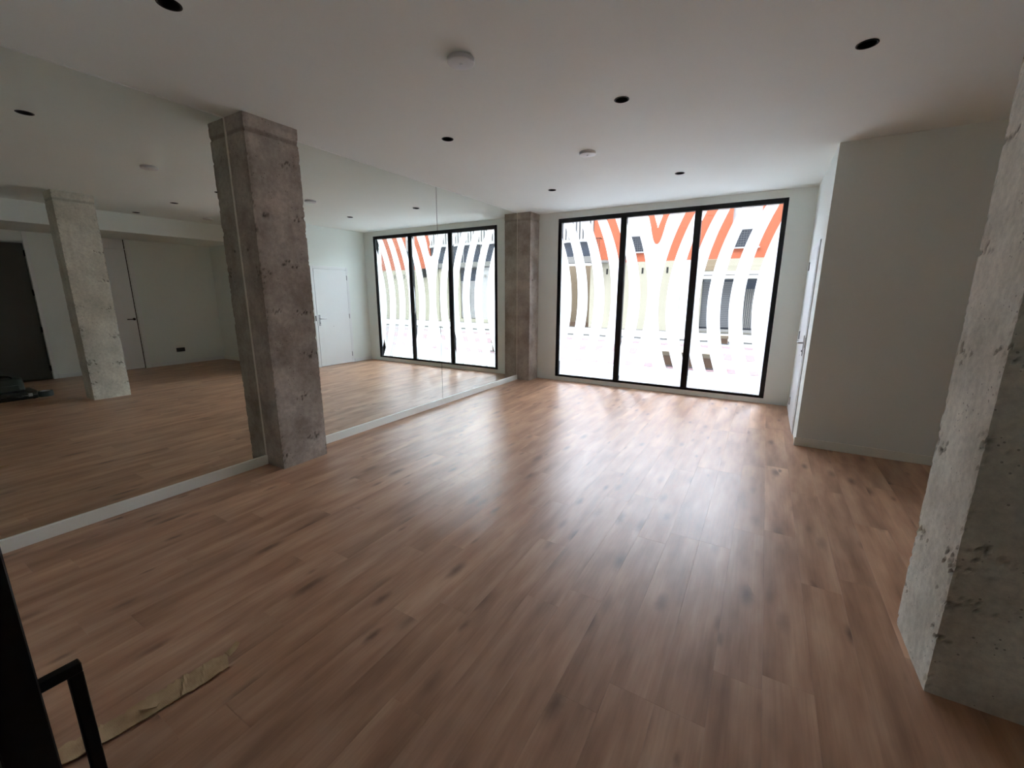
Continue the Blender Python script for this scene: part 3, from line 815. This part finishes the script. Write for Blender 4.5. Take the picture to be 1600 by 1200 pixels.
# white louvred stretch with dark windows, both ends of the facade
def louvred(x0, x1, zb, zt, valance=True):
    g = P('louvred_bay', M['outwhite'], x0, x1, 2.95, FT, 0.1, 0.3)
    P('ledge', M['grey'], x0, x1, 2.99, zb, -0.06, 0.1, parent=g)
    n = max(1, int((x1 - x0) / 0.95)); w = (x1 - x0) / n
    for k in range(n):
        wd = P('window_strip', M['darkwin'], x0 + k * w + 0.06, x0 + (k + 1) * w - 0.06, zb + 0.02, zt, 0.05, 0.1, parent=g)
    nl = int((x1 - x0) / 0.17)
    for k in range(nl):
        xx = x0 + (k + 0.5) * (x1 - x0) / nl
        P('louvre', M['outwhite'], xx - 0.05, xx + 0.05, zt + 0.12, FT - 0.1, -0.02, 0.1, parent=g)
    bm = bmesh.new(); nv = int((x1 - x0) / 0.05); r0 = []
    for k in range(nv + 1):
        xx = x0 + (x1 - x0) * k / nv; zz = zt - 0.02 + 0.035 * abs(math.sin(xx * 5.2))
        r0.append([bm.verts.new((xx, F + y, z)) for y in (-0.03, -0.015) for z in (zz, zt + 0.13)])
    for a, b in zip(r0, r0[1:]):
        for i, j in ((0, 1), (1, 3), (3, 2), (2, 0)): bm.faces.new((a[i], a[j], b[j], b[i]))
    obj('awning_valance', bm, M['outwhite'], g)
louvred(-12, -3.36, 3.27, 3.93)
louvred(8.6, 13.3, 3.23, 4.13)
# balcony railing at the left corner of the orange wall
bm = bmesh.new()
for k in range(5): box(bm, -3.34 + k * 0.085, -3.325 + k * 0.085, F - 0.25, F - 0.235, 3.0, 4.03)
box(bm, -3.35, -2.97, F - 0.255, F - 0.23, 4.01, 4.04); box(bm, -3.35, -2.97, F - 0.255, F - 0.23, 3.42, 3.44); box(bm, -2.985, -2.97, F - 0.25, F, 4.01, 4.04); box(bm, -3.35, -3.335, F - 0.25, F, 4.01, 4.04)
obj('railing', bm, M['black'], bld)
P('balcony_slab', M['grey'], -3.36, -2.6, 2.94, 3.05, -0.3, 0.0)
# vents
for x in (-2.643, -1.035, 0.017, 16.446, 16.219, 15.651, 15.419, 14.2): P('vent', M['blackmatte'], x - 0.04, x + 0.04, 2.43, 2.68, -0.006, 0.02)
for x in (-4.55, -4.3, -3.72): obj('vent', B(x - 0.04, x + 0.04, F + 1.19, F + 1.21, 2.43, 2.68), M['blackmatte'], bld)
# shop front opposite
sf = P('shop_window', M['darkwin'], 1.45, 3.6, 0.13, 2.14, 0.2, 0.25)
for (a, b) in ((1.45, 2.15), (2.17, 2.87)):
    for k in range(25):
        P('shutter_slat', M['shutter'], a, b, 0.20 + k * 0.074, 0.262 + k * 0.074, 0.14, 0.16, parent=sf)
for k in range(9): P('curtain_fold', M['grey'], 2.95 + k * 0.07, 2.99 + k * 0.07, 0.2, 1.75, 0.15, 0.19, parent=sf)
P('cornice', M['outwhite'], 1.3, 3.75, 2.15, 2.28, -0.1, 0.0, 0.01); P('cornice', M['outwhite'], 1.3, 3.75, 2.31, 2.44, -0.05, 0.0, 0.01)
P('pilaster', M['outwhite'], 0.62, 1.32, ZG, 2.94, -0.06, 0.0); P('sign_panel', M['tan'], 1.45, 1.97, 2.5, 2.92, -0.02, 0.0)
P('shop_sill', M['grey'], 1.4, 3.65, 0.02, 0.13, -0.04, 0.2)
# gate and shutters seen in the mirror
P('gate', M['shutter'], 11.78, 12.05, 0.1, 2.82, 0.1, 0.14)
lb = P('white_wall', M['outwhite'], 8.6, 9.9, 0.15, 2.94, 0.02, 0.3)
lb2 = P('shutter_bay', M['grey'], 9.9, 11.2, 0.15, 2.94, 0.15, 0.3)
for (a, b) in ((9.95, 10.5), (10.58, 11.15)):
    P('dark_pane', M['darkwin'], a, b, 2.25, 2.88, 0.1, 0.14, parent=lb2)
    for k in range(27): P('shutter_slat', M['outwhite'], a, b, 0.22 + k * 0.075, 0.268 + k * 0.075, 0.1, 0.13, parent=lb2)
P('garage_door', M['grey'], 5.2, 7.6, 0.0, 2.3, 0.15, 0.2)
P('wall_lamp', M['grey'], 9.35, 9.43, 2.43, 2.55, -0.1, 0.02)
P('awning_arm', M['blackmatte'], 13.62, 13.83, 2.48, 2.97, -0.25, 0.0)
P('plinth', M['grey'], -12, 24, ZG, ZG + 0.1, -0.02, 0.0)
bk_ = struct('backdrop_block', B(-40, -12, F + 0.5, F + 8, ZG, 6.0), M['outwhite'])
bk2 = struct('backdrop_block_far', B(24, 50, F + 0.5, F + 8, ZG, 6.0), M['cream'])

def bench(x0, x1, y, h, label):
    e = empty('street_bench', (x0, y, ZG), label=label, cat='bench', group='low benches on the street')
    obj('seat_slab', B(x0, x1, y, y + 0.45, ZG + h - 0.11, ZG + h, bev=0.008), M['tanwood'], e)
    obj('body', B(x0 + 0.03, x1 - 0.03, y + 0.03, y + 0.42, ZG + 0.03, ZG + h - 0.11), M['brown'], e)
    obj('foot_plinth', B(x0 - 0.01, x1 + 0.01, y, y + 0.45, ZG, ZG + 0.03), M['shutter'], e)
bench(1.75, 3.0, 10.3, 0.36, 'low brown bench with tan top outside the centre window pane')
bench(2.58, 2.86, 15.9, 0.30, 'small brown street block near the kerb behind the right window pane')
